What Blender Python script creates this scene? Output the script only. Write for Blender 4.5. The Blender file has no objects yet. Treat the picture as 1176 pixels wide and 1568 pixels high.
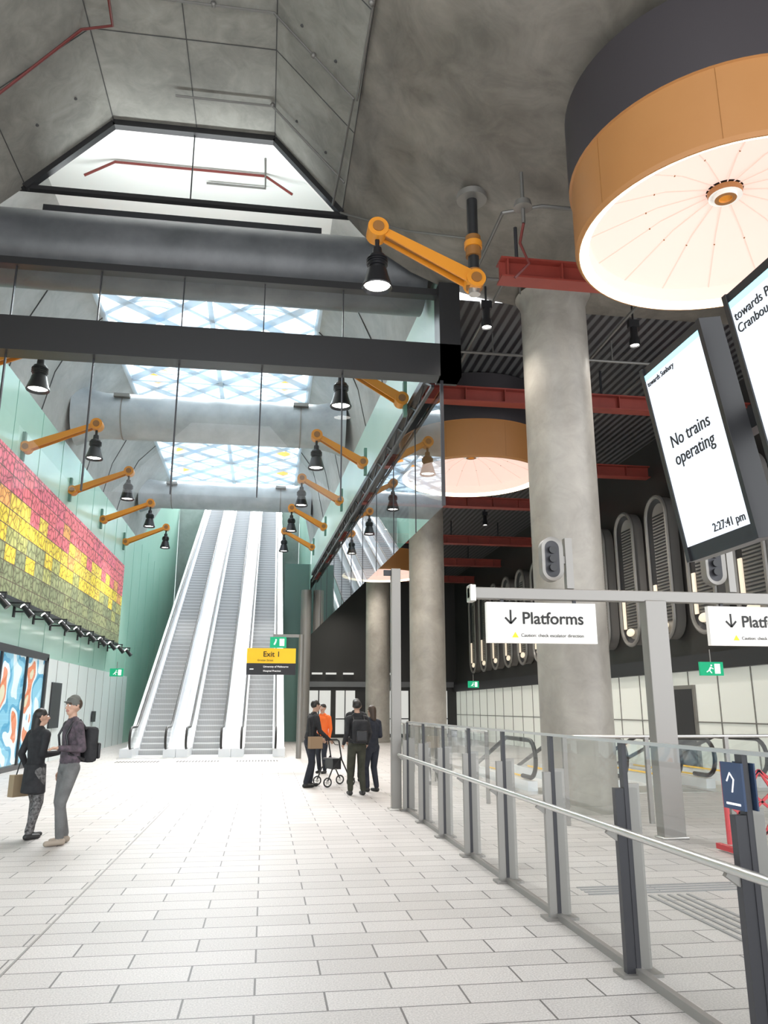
import bpy, bmesh, math, random
import numpy as np
from mathutils import Vector, Matrix
random.seed(7)
S=bpy.context.scene
try:
    S.view_settings.view_transform='Standard'
    S.view_settings.look='None'
    S.view_settings.exposure=.3
except Exception as e: print(e)

# ---------------------------------------------------------------- materials
def newmat(name):
    m=bpy.data.materials.new(name); m.use_nodes=True
    nt=m.node_tree; b=nt.nodes['Principled BSDF']
    return m,nt,b
def mat(name,col,rough=.5,metal=0,emit=None,es=0,spec=None,coat=0):
    if name in bpy.data.materials: return bpy.data.materials[name]
    m,nt,b=newmat(name)
    b.inputs['Base Color'].default_value=(*col,1)
    b.inputs['Roughness'].default_value=rough
    b.inputs['Metallic'].default_value=metal
    if spec is not None: b.inputs['Specular IOR Level'].default_value=spec
    if coat: b.inputs['Coat Weight'].default_value=coat
    if emit:
        b.inputs['Emission Color'].default_value=(*emit,1); b.inputs['Emission Strength'].default_value=es
    return m
def N(nt,t,**k):
    n=nt.nodes.new(t)
    for a,v in k.items(): setattr(n,a,v)
    return n
def ramp(nt,stops,interp='LINEAR'):
    r=N(nt,'ShaderNodeValToRGB'); cr=r.color_ramp; cr.interpolation=interp
    while len(cr.elements)<len(stops): cr.elements.new(.5)
    for e,(p,c) in zip(cr.elements,stops): e.position=p; e.color=(*c,1)
    return r
def noisy(name,c1,c2,scale=1.5,rough=.7,bump=.1,detail=6,metal=0,blotch=0):
    m,nt,b=newmat(name)
    tc=N(nt,'ShaderNodeTexCoord')
    nz=N(nt,'ShaderNodeTexNoise'); nz.inputs['Scale'].default_value=scale; nz.inputs['Detail'].default_value=detail
    nz.inputs['Roughness'].default_value=.6
    nt.links.new(tc.outputs['Object'],nz.inputs['Vector'])
    r=ramp(nt,[(.34,c1),(.66,c2)])
    nt.links.new(nz.outputs['Fac'],r.inputs[0]); out=r.outputs[0]
    if blotch:
        n3=N(nt,'ShaderNodeTexNoise'); n3.inputs['Scale'].default_value=scale*2.6; n3.inputs['Detail'].default_value=9; n3.inputs['Roughness'].default_value=.68
        n3.inputs['Distortion'].default_value=1.0
        nt.links.new(tc.outputs['Object'],n3.inputs['Vector'])
        r3=ramp(nt,[(.36,(1-blotch,)*3),(.5,(1,1,1)),(.66,(1+blotch,)*3)]); nt.links.new(n3.outputs['Fac'],r3.inputs[0])
        mx=N(nt,'ShaderNodeMixRGB',blend_type='MULTIPLY'); mx.inputs[0].default_value=1
        nt.links.new(out,mx.inputs[1]); nt.links.new(r3.outputs[0],mx.inputs[2]); out=mx.outputs[0]
    nt.links.new(out,b.inputs['Base Color'])
    b.inputs['Roughness'].default_value=rough; b.inputs['Metallic'].default_value=metal
    if bump:
        n2=N(nt,'ShaderNodeTexNoise'); n2.inputs['Scale'].default_value=scale*9
        nt.links.new(tc.outputs['Object'],n2.inputs['Vector'])
        bp=N(nt,'ShaderNodeBump'); bp.inputs['Strength'].default_value=bump; bp.inputs['Distance'].default_value=.015
        nt.links.new(n2.outputs['Fac'],bp.inputs['Height']); nt.links.new(bp.outputs[0],b.inputs['Normal'])
    return m
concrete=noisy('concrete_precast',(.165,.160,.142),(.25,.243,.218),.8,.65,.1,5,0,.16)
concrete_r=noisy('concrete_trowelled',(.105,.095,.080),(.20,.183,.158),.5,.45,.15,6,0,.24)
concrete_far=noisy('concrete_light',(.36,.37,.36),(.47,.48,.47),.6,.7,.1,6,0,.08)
soffit=mat('soffit_painted_bright',(.80,.81,.80),.7)  # concrete soffit; the light on it is put into the pale colour
concrete_col=noisy('concrete_column',(.26,.24,.212),(.37,.345,.305),.8,.38,.06,5,0,.10)
tube_m=noisy('tube_grey_backlit',(.075,.08,.086),(.125,.13,.138),1.2,.33,.05)  # front tube's backlit shade is put into this darker grey
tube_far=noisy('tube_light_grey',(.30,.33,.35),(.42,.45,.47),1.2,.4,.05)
joint=mat('joint_dark',(.05,.05,.05),.8)
green=noisy('mint_wall_panel',(.50,.80,.67),(.57,.86,.74),.25,.18,0)
greenR=noisy('mint_wall_panel_pale',(.5,.72,.64),(.6,.8,.72),.25,.3,0)
white=mat('white_panel',(.82,.88,.88),.35)
dark=mat('dark_steel',(.035,.035,.04),.4,.3)
dark2=mat('charcoal_beam',(.04,.04,.042),.35,.5)
blk=mat('black_satin',(.010,.010,.012),.35)
blkrub=mat('black_rubber',(.02,.02,.02),.5)
steel=mat('brushed_steel',(.6,.59,.57),.3,.9)
steel2=mat('steel_matte',(.26,.25,.235),.45,.6)
pipem=mat('galvanised_conduit',(.17,.165,.155),.45,.5)
amber=mat('amber_paint',(.66,.25,.02),.4)
amber_drum=noisy('amber_drum_panel',(.33,.145,.045),(.37,.17,.055),.4,.45,0)
red=noisy('red_beam_paint',(.22,.035,.025),(.29,.05,.035),1,.45,0)
redpipe=mat('red_pipe_paint',(.12,.015,.012),.4)
drumtop=mat('drum_upper_band',(.035,.03,.034),.5)
ringglow=mat('ring_glow',(1,.9,.7),.5,0,(1,.86,.58),3.2)
lampglow=mat('lamp_glow',(1,1,1),.5,0,(1,.97,.9),10)
stripglow=mat('strip_glow',(.5,.45,.38),.5,0,(1,.86,.64),.6)
deckm=mat('escalator_deck',(.80,.83,.86),.3,.15)
esc_panel=mat('escalator_inner_panel',(.76,.79,.82),.3,.1)
yellow=mat('sign_yellow',(.85,.50,.01),.5,0,(.9,.52,.01),.2)
signw=mat('sign_face_white',(.74,.72,.68),.5,0,(.9,.88,.84),.15)
signblk=mat('sign_black',(.02,.02,.025),.5)
txtb=mat('sign_text_black',(.01,.01,.01),.6)
txtw=mat('sign_text_white',(.9,.9,.9),.6,0,(1,1,1),.4)
exitg=mat('exit_sign_green',(.0,.25,.11),.5,0,(.0,.42,.2),.5)
blue=mat('sign_blue',(.02,.04,.09),.5)
tactile=mat('tactile_steel',(.28,.28,.28),.5,.4)
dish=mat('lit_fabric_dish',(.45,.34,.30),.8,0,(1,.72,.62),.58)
def see_through_steel():  # white lattice steel made part see-through so it looks brighter against sky
    m,nt,b=newmat('see_through_white_steel'); o=nt.nodes['Material Output']
    b.inputs['Base Color'].default_value=(.80,.88,.95,1); b.inputs['Roughness'].default_value=.5
    t=N(nt,'ShaderNodeBsdfTransparent'); t.inputs[0].default_value=(.80,.90,.97,1); mx=N(nt,'ShaderNodeMixShader'); mx.inputs[0].default_value=.30
    nt.links.new(b.outputs[0],mx.inputs[1]); nt.links.new(t.outputs[0],mx.inputs[2]); nt.links.new(mx.outputs[0],o.inputs[0]); return m
whitesteel=see_through_steel()
def glassm(name,tint,rough=.02,refl=1.0):
    m=bpy.data.materials.new(name); m.use_nodes=True; nt=m.node_tree; nt.nodes.clear()
    o=N(nt,'ShaderNodeOutputMaterial'); t=N(nt,'ShaderNodeBsdfTransparent'); t.inputs[0].default_value=(*tint,1)
    g=N(nt,'ShaderNodeBsdfGlossy'); g.inputs['Roughness'].default_value=rough
    ge=N(nt,'ShaderNodeNewGeometry'); mr=N(nt,'ShaderNodeMapRange')
    mr.inputs['To Min'].default_value=1.5; mr.inputs['To Max'].default_value=1/1.5
    nt.links.new(ge.outputs['Backfacing'],mr.inputs['Value'])
    f=N(nt,'ShaderNodeFresnel'); nt.links.new(mr.outputs[0],f.inputs['IOR'])
    mu=N(nt,'ShaderNodeMath',operation='MULTIPLY'); mu.inputs[1].default_value=refl; mu.use_clamp=True
    mx=N(nt,'ShaderNodeMixShader')
    nt.links.new(f.outputs[0],mu.inputs[0]); nt.links.new(mu.outputs[0],mx.inputs[0])
    nt.links.new(t.outputs[0],mx.inputs[1]); nt.links.new(g.outputs[0],mx.inputs[2]); nt.links.new(mx.outputs[0],o.inputs[0])
    return m
glass=glassm('clear_glass',(.94,.975,.97),.01,.9)
glassS=glassm('side_glass',(.95,.98,.97),.01,1.8)
glassB=glassm('balustrade_glass',(.92,.94,.93),.02,.8)
def floormat():
    m,nt,b=newmat('granite_pavers')
    tc=N(nt,'ShaderNodeTexCoord')
    br=N(nt,'ShaderNodeTexBrick'); br.offset=.5
    br.inputs['Scale'].default_value=1; br.inputs['Brick Width'].default_value=.8; br.inputs['Row Height'].default_value=.3
    br.inputs['Mortar Size'].default_value=.0065; br.inputs['Mortar Smooth'].default_value=.1
    br.inputs['Color1'].default_value=(.455,.428,.41,1); br.inputs['Color2'].default_value=(.53,.50,.482,1)
    br.inputs['Mortar'].default_value=(.12,.11,.105,1)
    nt.links.new(tc.outputs['Object'],br.inputs['Vector'])
    nz=N(nt,'ShaderNodeTexNoise'); nz.inputs['Scale'].default_value=90; nz.inputs['Detail'].default_value=4
    nt.links.new(tc.outputs['Object'],nz.inputs['Vector'])
    r=ramp(nt,[(.35,(.76,.76,.76)),(.65,(1.1,1.1,1.1))]); nt.links.new(nz.outputs['Fac'],r.inputs[0])
    mx=N(nt,'ShaderNodeMixRGB',blend_type='MULTIPLY'); mx.inputs[0].default_value=1
    nt.links.new(br.outputs['Color'],mx.inputs[1]); nt.links.new(r.outputs[0],mx.inputs[2])
    nt.links.new(mx.outputs[0],b.inputs['Base Color']); b.inputs['Roughness'].default_value=.45
    return m
floorm=floormat()
def muralmat():
    m,nt,b=newmat('woven_mural')
    tc=N(nt,'ShaderNodeTexCoord'); sp=N(nt,'ShaderNodeSeparateXYZ'); nt.links.new(tc.outputs['Object'],sp.inputs[0])
    def mth(op,a,bv):
        n=N(nt,'ShaderNodeMath',operation=op)
        for i,x in enumerate((a,bv)):
            if x is None: continue
            if isinstance(x,(int,float)): n.inputs[i].default_value=x
            else: nt.links.new(x,n.inputs[i])
        return n.outputs[0]
    yb=mth('FLOOR',mth('DIVIDE',sp.outputs['Y'],.85),None)
    zb=mth('FLOOR',mth('DIVIDE',sp.outputs['Z'],.42),None)
    cb=N(nt,'ShaderNodeCombineXYZ'); nt.links.new(yb,cb.inputs[0]); nt.links.new(zb,cb.inputs[1])
    wn=N(nt,'ShaderNodeTexWhiteNoise',noise_dimensions='2D'); nt.links.new(cb.outputs[0],wn.inputs['Vector'])
    zf=mth('DIVIDE',mth('SUBTRACT',mth('MULTIPLY',zb,.42),4.3),3.4)
    v=mth('ADD',zf,mth('MULTIPLY',mth('SUBTRACT',wn.outputs['Value'],.5),.24))
    r=ramp(nt,[(0,(.27,.31,.17)),(.14,(.36,.40,.20)),(.25,(.50,.52,.18)),(.31,(.95,.74,.08)),(.45,(1.0,.76,.12)),(.56,(1.0,.50,.16)),(.61,(.92,.22,.26)),(.78,(.85,.20,.27))],'CONSTANT')
    nt.links.new(v,r.inputs[0])
    vo=N(nt,'ShaderNodeTexVoronoi',feature='DISTANCE_TO_EDGE'); vo.inputs['Scale'].default_value=4.2
    nt.links.new(tc.outputs['Object'],vo.inputs['Vector'])
    r2=ramp(nt,[(.03,(.45,.38,.36)),(.05,(1.0,1.0,1.0)),(.17,(1.0,1,1)),(.19,(1.4,1.35,1.35))]); nt.links.new(vo.outputs['Distance'],r2.inputs[0])
    mx=N(nt,'ShaderNodeMixRGB',blend_type='MULTIPLY'); mx.inputs[0].default_value=1
    nt.links.new(r.outputs[0],mx.inputs[1]); nt.links.new(r2.outputs[0],mx.inputs[2])
    fy=mth('FRACT',mth('DIVIDE',sp.outputs['Y'],.85),None); fz=mth('FRACT',mth('DIVIDE',sp.outputs['Z'],.42),None)
    e=mth('MINIMUM',mth('GREATER_THAN',fy,.04),mth('GREATER_THAN',fz,.06))
    mx2=N(nt,'ShaderNodeMixRGB'); mx2.inputs[1].default_value=(.14,.10,.07,1)
    nt.links.new(e,mx2.inputs[0]); nt.links.new(mx.outputs[0],mx2.inputs[2])
    nt.links.new(mx2.outputs[0],b.inputs['Base Color']); b.inputs['Roughness'].default_value=.6
    return m
mural_m=muralmat()
def stepmat(name,c1,c2,sc):
    m,nt,b=newmat(name)
    tc=N(nt,'ShaderNodeTexCoord'); w=N(nt,'ShaderNodeTexWave',bands_direction='X'); w.inputs['Scale'].default_value=sc
    nt.links.new(tc.outputs['Object'],w.inputs['Vector'])
    r=ramp(nt,[(.3,c1),(.7,c2)]); nt.links.new(w.outputs['Fac'],r.inputs[0])
    nt.links.new(r.outputs[0],b.inputs['Base Color']); b.inputs['Roughness'].default_value=.4; b.inputs['Metallic'].default_value=.05
    return m
tread=stepmat('escalator_tread',(.6,.61,.62),(.78,.79,.80),12); riser=stepmat('escalator_riser',(.36,.365,.37),(.54,.55,.56),12)
corr=stepmat('corrugated_deck',(.02,.02,.024),(.12,.125,.13),1.6)
def postermat():
    m,nt,b=newmat('shop_poster')
    tc=N(nt,'ShaderNodeTexCoord'); nz=N(nt,'ShaderNodeTexNoise'); nz.inputs['Scale'].default_value=.9; nz.inputs['Detail'].default_value=1
    nt.links.new(tc.outputs['Object'],nz.inputs['Vector'])
    r=ramp(nt,[(0,(.8,.9,.95)),(.38,(.25,.6,.8)),(.48,(.08,.40,.65)),(.54,(.85,.92,.95)),(.60,(.85,.25,.1)),(.68,(.8,.7,.5))],'CONSTANT')
    nt.links.new(nz.outputs['Fac'],r.inputs[0]); nt.links.new(r.outputs[0],b.inputs['Base Color'])
    nt.links.new(r.outputs[0],b.inputs['Emission Color']); b.inputs['Emission Strength'].default_value=.35
    return m
poster=postermat()

# ---------------------------------------------------------------- mesh builder
class MB:
    def __init__(s): s.v=[];s.f=[];s.m=[];s.mats=[]
    def mi(s,m):
        if m not in s.mats: s.mats.append(m)
        return s.mats.index(m)
    def add(s,vs,fs,m):
        o=len(s.v); s.v+= [tuple(x) for x in vs]; k=s.mi(m)
        for f in fs: s.f.append(tuple(i+o for i in f)); s.m.append(k)
    def quad(s,a,b,c,d,m): s.add([a,b,c,d],[(0,1,2,3)],m)
    def box(s,x0,x1,y0,y1,z0,z1,m):
        s.add([(x0,y0,z0),(x1,y0,z0),(x1,y1,z0),(x0,y1,z0),(x0,y0,z1),(x1,y0,z1),(x1,y1,z1),(x0,y1,z1)],
              [(3,2,1,0),(4,5,6,7),(0,1,5,4),(1,2,6,5),(2,3,7,6),(3,0,4,7)],m)
    def frame(s,p0,p1,up=None):
        p0=Vector(p0);p1=Vector(p1);d=(p1-p0).normalized()
        u=Vector(up) if up else (Vector((0,0,1)) if abs(d.z)<.95 else Vector((0,1,0)))
        a=d.cross(u).normalized(); b=a.cross(d).normalized()
        return p0,p1,a,b
    def beam(s,p0,p1,w,h,m,w1=None,h1=None,up=None):
        p0,p1,a,b=s.frame(p0,p1,up); w1=w1 or w;h1=h1 or h
        vs=[p0+a*x*w/2+b*y*h/2 for x,y in((-1,-1),(1,-1),(1,1),(-1,1))]+[p1+a*x*w1/2+b*y*h1/2 for x,y in((-1,-1),(1,-1),(1,1),(-1,1))]
        s.add(vs,[(3,2,1,0),(4,5,6,7),(0,1,5,4),(1,2,6,5),(2,3,7,6),(3,0,4,7)],m)
    def cyl(s,p0,p1,r0,m,r1=None,n=16,caps=True):
        r1=r0 if r1 is None else r1
        p0,p1,a,b=s.frame(p0,p1)
        vs=[];
        for p,r in((p0,r0),(p1,r1)):
            for i in range(n):
                t=2*math.pi*i/n; vs.append(p+a*math.cos(t)*r+b*math.sin(t)*r)
        fs=[(i,(i+1)%n,n+(i+1)%n,n+i) for i in range(n)]
        if caps: fs+=[tuple(range(n))[::-1],tuple(range(n,2*n))]
        s.add(vs,fs,m)
    def tube(s,path,r,m,n=10,closed=False):
        P=[Vector(p) for p in path]; L=len(P); vs=[]
        prev=None
        for i,p in enumerate(P):
            if closed: d=(P[(i+1)%L]-P[i-1]).normalized()
            else: d=(P[min(i+1,L-1)]-P[max(i-1,0)]).normalized()
            if prev is None:
                u=Vector((0,0,1)) if abs(d.z)<.9 else Vector((1,0,0))
                a=d.cross(u).normalized()
            else: a=(prev-d*prev.dot(d)).normalized()
            prev=a; b=d.cross(a)
            for k in range(n):
                t=2*math.pi*k/n; vs.append(p+a*math.cos(t)*r+b*math.sin(t)*r)
        fs=[]
        for i in range(L if closed else L-1):
            j=(i+1)%L
            for k in range(n): fs.append((i*n+k,i*n+(k+1)%n,j*n+(k+1)%n,j*n+k))
        if not closed: fs+=[tuple(range(n))[::-1],tuple(range((L-1)*n,L*n))]
        s.add(vs,fs,m)
    def lathe(s,c,prof,n,mats,axis='z'):
        for i in range(len(prof)-1):
            (r0,h0),(r1,h1)=prof[i],prof[i+1]; m=mats[i] if isinstance(mats,list) else mats
            vs=[]
            for r,h in((r0,h0),(r1,h1)):
                for k in range(n):
                    t=2*math.pi*k/n; x,y=r*math.cos(t),r*math.sin(t)
                    if axis=='z': vs.append((c[0]+x,c[1]+y,c[2]+h))
                    elif axis=='x': vs.append((c[0]+h,c[1]+x,c[2]+y))
                    else: vs.append((c[0]+x,c[1]+h,c[2]+y))
            s.add(vs,[(k,(k+1)%n,n+(k+1)%n,n+k) for k in range(n)],m)
    def ell(s,c,r,m,nu=14,nv=9):
        vs=[];fs=[]
        for j in range(nv+1):
            ph=math.pi*j/nv
            for i in range(nu):
                t=2*math.pi*i/nu
                vs.append((c[0]+r[0]*math.sin(ph)*math.cos(t),c[1]+r[1]*math.sin(ph)*math.sin(t),c[2]+r[2]*math.cos(ph)))
        for j in range(nv):
            for i in range(nu): fs.append((j*nu+i,j*nu+(i+1)%nu,(j+1)*nu+(i+1)%nu,(j+1)*nu+i))
        s.add(vs,fs,m)
    def build(s,name,parent=None,smooth=True,merge=True,bevel=0):
        me=bpy.data.meshes.new(name)
        me.from_pydata(s.v,[],s.f)
        for m in s.mats: me.materials.append(m)
        me.polygons.foreach_set('material_index',s.m)
        if merge:
            bm=bmesh.new(); bm.from_mesh(me)
            bmesh.ops.remove_doubles(bm,verts=bm.verts,dist=1e-5)
            bmesh.ops.recalc_face_normals(bm,faces=bm.faces)
            bm.to_mesh(me); bm.free()
        if smooth:
            me.polygons.foreach_set('use_smooth',[True]*len(me.polygons))
            try: me.set_sharp_from_angle(angle=math.radians(32))
            except Exception: pass
        o=bpy.data.objects.new(name,me); S.collection.objects.link(o)
        if parent: o.parent=parent
        if bevel:
            b=o.modifiers.new('bevel','BEVEL'); b.width=bevel; b.segments=2; b.limit_method='ANGLE'
        return o
def empty(name,loc=(0,0,0)):
    o=bpy.data.objects.new(name,None); o.location=loc; S.collection.objects.link(o); return o
def text(name,body,mw,size,m,parent=None,align='LEFT',bold=0):
    c=bpy.data.curves.new(name,'FONT'); c.body=body; c.size=size; c.align_x=align; c.extrude=.002; c.offset=bold
    c.materials.append(m); o=bpy.data.objects.new(name,c); S.collection.objects.link(o)
    if parent: o.parent=parent
    o.matrix_local=mw
    return o
def faceY(x,y,z):
    return Matrix.Translation((x,y,z))@Matrix.Rotation(math.pi/2,4,'X')
H=1.6
def xr(y): return 3.1-.037*(min(y,40.2)-13.4)

# ---------------------------------------------------------------- floor
b=MB(); b.quad((-8,-7,0),(11.4,-7,0),(11.4,62,0),(-8,62,0),floorm); b.build('floor',smooth=False)
b=MB()
b.box(-1.56,-1.545,-2,27,0.0,.004,steel2)
b.build('floor_movement_joint',smooth=False)
b=MB()
for cx in(-3.83,-2.0,-.17):
    for j in range(6):
        for i in range(14):
            x=cx-.62+i*.095; y=25.9+j*.1
            b.cyl((x,y,0),(x,y,.012),.02,tactile,n=6)
for i in range(4): b.box(2.9,10,7.2+i*.09,7.23+i*.09,0,.008,tactile)
for i in range(5): b.box(3.4+i*.09,3.43+i*.09,3.0,7.1,0,.008,tactile)
b.build('tactile_paving',smooth=False)

# ---------------------------------------------------------------- near vault ceiling
PN=[(-6.7,8.9),(-4.7,10.95),(-3.25,12.5),(-.2,12.5),(1.15,11.0),(1.55,10.55),(2.0,10.15),(2.5,9.82),(3.1,9.56),(3.8,9.38),(4.6,9.26),(5.6,9.2),(11.3,9.2)]
YB=13.4
b=MB()
for i in range(len(PN)-1):
    (x0,z0),(x1,z1)=PN[i],PN[i+1]
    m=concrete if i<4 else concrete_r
    y0=-3.0
    b.quad((x0,y0,z0),(x1,y0,z1),(x1,YB,z1),(x0,YB,z0),m)
    if x1<3.2: b.quad((x0,YB,z0),(x1,YB,z1),(x1,YB,14.6),(x0,YB,14.6),concrete)
b.build('ceiling',smooth=True)
b=MB()
for y in(3.2,6.0,8.8,11.2):
    for i in range(4):
        (x0,z0),(x1,z1)=PN[i],PN[i+1]; b.beam((x0,y,z0-.004),(x1,y,z1-.004),.014,.01,joint)
for (x,z) in((-3.25,12.49),(-.2,12.49),(1.15,10.99),(-4.7,10.94),(-1.7,12.495)):
    b.beam((x,-3,z),(x,YB,z),.014,.01,joint)
for y in(4.5,7.5,10.2,12.3):
    for t in(.3,.7):
        for i in(1,3):
            (x0,z0),(x1,z1)=PN[i],PN[i+1]; x=x0+(x1-x0)*t; z=z0+(z1-z0)*t
            b.ell((x,y,z-.005),(.035,.035,.02),joint,8,4)
b.build('ceiling_joints',smooth=False)
b=MB()
for i in range(1,4):
    (x0,z0),(x1,z1)=PN[i],PN[i+1]; b.beam((x0,YB-.05,z0-.06),(x1,YB-.05,z1-.06),.14,.12,dark2)
b.build('trim_1',smooth=False)

# ---------------------------------------------------------------- far vault, walls
b=MB(); 
YK=17.6
def rise(y): return max(0,(y-41))*.5
ys=[YB,YK,25.5,33,41,52,62]
for a,c in zip(ys[:-1],ys[1:]):
    ra,rc=rise(a),rise(c)
    L=[(-6.7,10.0),(-6.45,11.2),(-5.95,12.3),(-5.2,13.1)]
    for (x0,z0),(x1,z1) in zip(L[:-1],L[1:]):
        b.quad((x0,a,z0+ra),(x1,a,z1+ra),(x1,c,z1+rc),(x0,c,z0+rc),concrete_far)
    def R(y): w=xr(y); return [(w,10.0),(w-.25,11.2),(w-.25-(w-1.45)*.35,12.3),(1.2,13.1)]
    RA,RC=R(a),R(c)
    for i in range(3):
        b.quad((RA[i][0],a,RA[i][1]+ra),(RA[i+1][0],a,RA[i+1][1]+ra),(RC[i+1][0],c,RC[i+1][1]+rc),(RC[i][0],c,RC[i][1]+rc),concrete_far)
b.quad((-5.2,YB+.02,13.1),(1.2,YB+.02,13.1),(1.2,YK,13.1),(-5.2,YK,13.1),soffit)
# panel joints and precast ribs on the far vault
for y in (19.5,22.5,28.5,31.5,34.5):
    b.beam((-6.69,y,10.0),(-6.44,y,11.2),.02,.03,joint); b.beam((-6.44,y,11.2),(-5.94,y,12.29),.02,.03,joint); b.beam((-5.94,y,12.29),(-5.2,y,13.09),.02,.03,joint)
    q=[(xr(y)-.01,10.0),(xr(y)-.26,11.2),(xr(y)-.25-(xr(y)-1.45)*.35,12.29),(1.2,13.09)]
    for i in range(3): b.beam((q[i][0],y,q[i][1]),(q[i+1][0],y,q[i+1][1]),.02,.03,joint)
b.build('ceiling_vault')
b=MB()
for a,c in((6,41),(41,62)):
    b.quad((-6.7,a,0),(-6.7,c,0),(-6.7,c,10.0+rise(c)),(-6.7,a,10.0+rise(a)),green)
for y in [18+2.4*i for i in range(14)]:
    b.box(-6.705,-6.69,y,y+.012,3.2,10,mat('panel_seam',(.25,.5,.4),.6))
b.box(-6.72,-6.62,25.5,40,0,3.1,white)
for y in [26.8+1.5*i for i in range(9)]: b.box(-6.625,-6.612,y,y+.02,0,3.1,steel2)
b.build('wall_left',smooth=False)
b=MB()
ys=[YB,20,26,33,40.2]
for a,c in zip(ys[:-1],ys[1:]):
    b.quad((xr(a),a,8.05),(xr(c),c,8.05),(xr(c),c,10.0),(xr(a),a,10.0),greenR)
b.quad((2.1,40.2,0),(2.1,62,0),(2.1,62,20.6),(2.1,40.2,10),green)
b.build('wall_right_upper',smooth=False)
b=MB()
def pr(y,z,dx=0): return (xr(y)+dx,y,z)
b.beam(pr(YB+.3,7.98,-.1),pr(38,7.98,-.1),.14,.14,dark2)
b.beam(pr(YB+.3,7.60,-.12),pr(38,7.60,-.12),.06,.06,dark2)
y=YB+.3
k=0
while y<37.5:
    b.beam(pr(y,7.95 if k%2 else 7.6,-.12),pr(y+.67,7.6 if k%2 else 7.95,-.12),.035,.035,dark2); y+=.67; k+=1
b.build('lattice_truss',smooth=False)

# ---------------------------------------------------------------- transverse tubes
def tubeobj(y,z,r,x0,x1,m,flare):
    b=MB(); n=40
    xs=[(0,r*flare),(.35,r*(1+(flare-1)*.45)),(.9,r)]
    L=x1-x0
    pr_=[(h,rr) for h,rr in xs]+[(L-h,rr) for h,rr in xs[::-1]]
    b.lathe((x0,y,z),[(rr,h) for h,rr in pr_],n,m,'x')
    if flare>1.01:
        for xx in(x0+1.5,x1-1.5): b.lathe((xx,y,z),[(r+.01,-.02),(r+.02,-.02),(r+.02,.02),(r+.01,.02)],n,steel2,'x'); b.box(xx-.25,xx+.25,y-.8,y-.5,z+r*.55,z+r*.7,steel2)
    return b.build('tubular_roof_beam')
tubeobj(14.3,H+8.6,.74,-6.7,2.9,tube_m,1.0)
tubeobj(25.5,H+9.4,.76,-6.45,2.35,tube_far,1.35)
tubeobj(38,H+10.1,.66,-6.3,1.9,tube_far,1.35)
# added fill light lying on the front tube, invented to brighten the soffit
e=empty('soffit_fill_light')
b=MB(); b.box(-4.6,.8,14.15,14.45,10.96,11.04,dark); b.box(-4.6,.8,14.12,14.15,10.96,11.1,dark); b.box(-4.6,.8,14.45,14.48,10.96,11.1,dark); b.build('fill_housing',parent=e,smooth=False)
l=bpy.data.lights.new('soffit_fill_lamp','AREA'); l.shape='RECTANGLE'; l.size=5.2; l.size_y=.24; l.energy=130; l.color=(.97,1,1)
o=bpy.data.objects.new('soffit_fill_lamp',l); o.location=(-1.9,14.3,11.07); o.rotation_euler=(math.pi,0,0); o.parent=e; S.collection.objects.link(o)

# ---------------------------------------------------------------- glass smoke screen (front, transverse)
b=MB()
def pane(a,b_,c,d,m=None): b.quad(a,b_,c,d,m or glass)
pane((-6.7,YB,3.58+H),(3.05,YB,3.58+H),(3.05,YB,5.98+H),(-6.7,YB,5.98+H))
pane((-6.7,YB,6.62+H),(3.0,YB,6.62+H),(3.0,YB,7.75+H),(-6.7,YB,7.75+H))
b.add([(x,YB+.0,z) for x,z in((-4.55,10.95),(-3.2,12.35),(-.25,12.35),(1.0,10.95))],[(0,1,2,3)],glass)
for i in range(6):
    x=1.2-1.47*i
    b.box(x-.012,x+.012,YB-.03,YB+.03,3.58+H,5.98+H,dark)
    b.box(x-.01,x+.01,YB-.03,YB+.03,6.62+H,7.75+H,dark)
b.box(-1.75,-1.73,YB-.03,YB+.03,10.9,12.4,dark)
b.box(-6.7,3.4,YB-.25,YB+.12,5.98+H,6.62+H,dark2)
b.box(-6.7,3.0,YB-.1,YB+.1,7.7+H,7.84+H,dark2)
b.box(-4.9,1.3,YB-.06,YB+.06,9.28+H,9.36+H,dark2)
b.box(3.0,3.4,YB-.25,YB+.2,5.98+H,7.9+H,dark2)
b.box(3.04,3.1,YB-.03,YB+.03,3.56+H,5.98+H,dark)
b.build('window_1',smooth=False)
b=MB()
ys=[YB]+[YB+2.4*i for i in range(1,12)]
for a,c in zip(ys[:-1],ys[1:]):
    b.quad(pr(a,3.58+H),pr(c,3.58+H),pr(c,5.90+H),pr(a,5.90+H),glassS)
    b.box(xr(c)-.01,xr(c)+.01,c-.015,c+.015,3.58+H,5.90+H,dark)
b.build('window_2',smooth=False)

# ---------------------------------------------------------------- skylight lattice
b=MB()
def sk(x,y): return (x,y,13.15+rise(y))
for x in(-5.2,-2.0,1.2): b.beam(sk(x,YK),sk(x,41),.16,.25,whitesteel); b.beam(sk(x,41),sk(x,62),.16,.25,whitesteel)
y=YK
while y<60:
    b.beam(sk(-5.2,y),sk(1.2,y),.12,.2,whitesteel)
    y2=y+3.2
    for x0 in(-5.2,-2.0):
        for (p,q) in ((sk(x0,y),sk(x0+3.2,y2)),(sk(x0+3.2,y),sk(x0,y2))): b.beam(p,q,.34,.16,whitesteel)
        for (p,q) in ((sk(x0+1.6,y),sk(x0+3.2,y+1.6)),(sk(x0+3.2,y+1.6),sk(x0+1.6,y2)),(sk(x0+1.6,y2),sk(x0,y+1.6)),(sk(x0,y+1.6),sk(x0+1.6,y))): b.beam(p,q,.14,.12,whitesteel)
        for rr in(.7,1.05):
            for q0 in(3,15): b.tube([sk(x0+1.6+rr*math.cos(t*math.pi/12),y+1.6+rr*math.sin(t*math.pi/12)) for t in range(q0,q0+7)],.06,whitesteel,6)
    y=y2
b.build('skylight_lattice',smooth=False)
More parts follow.
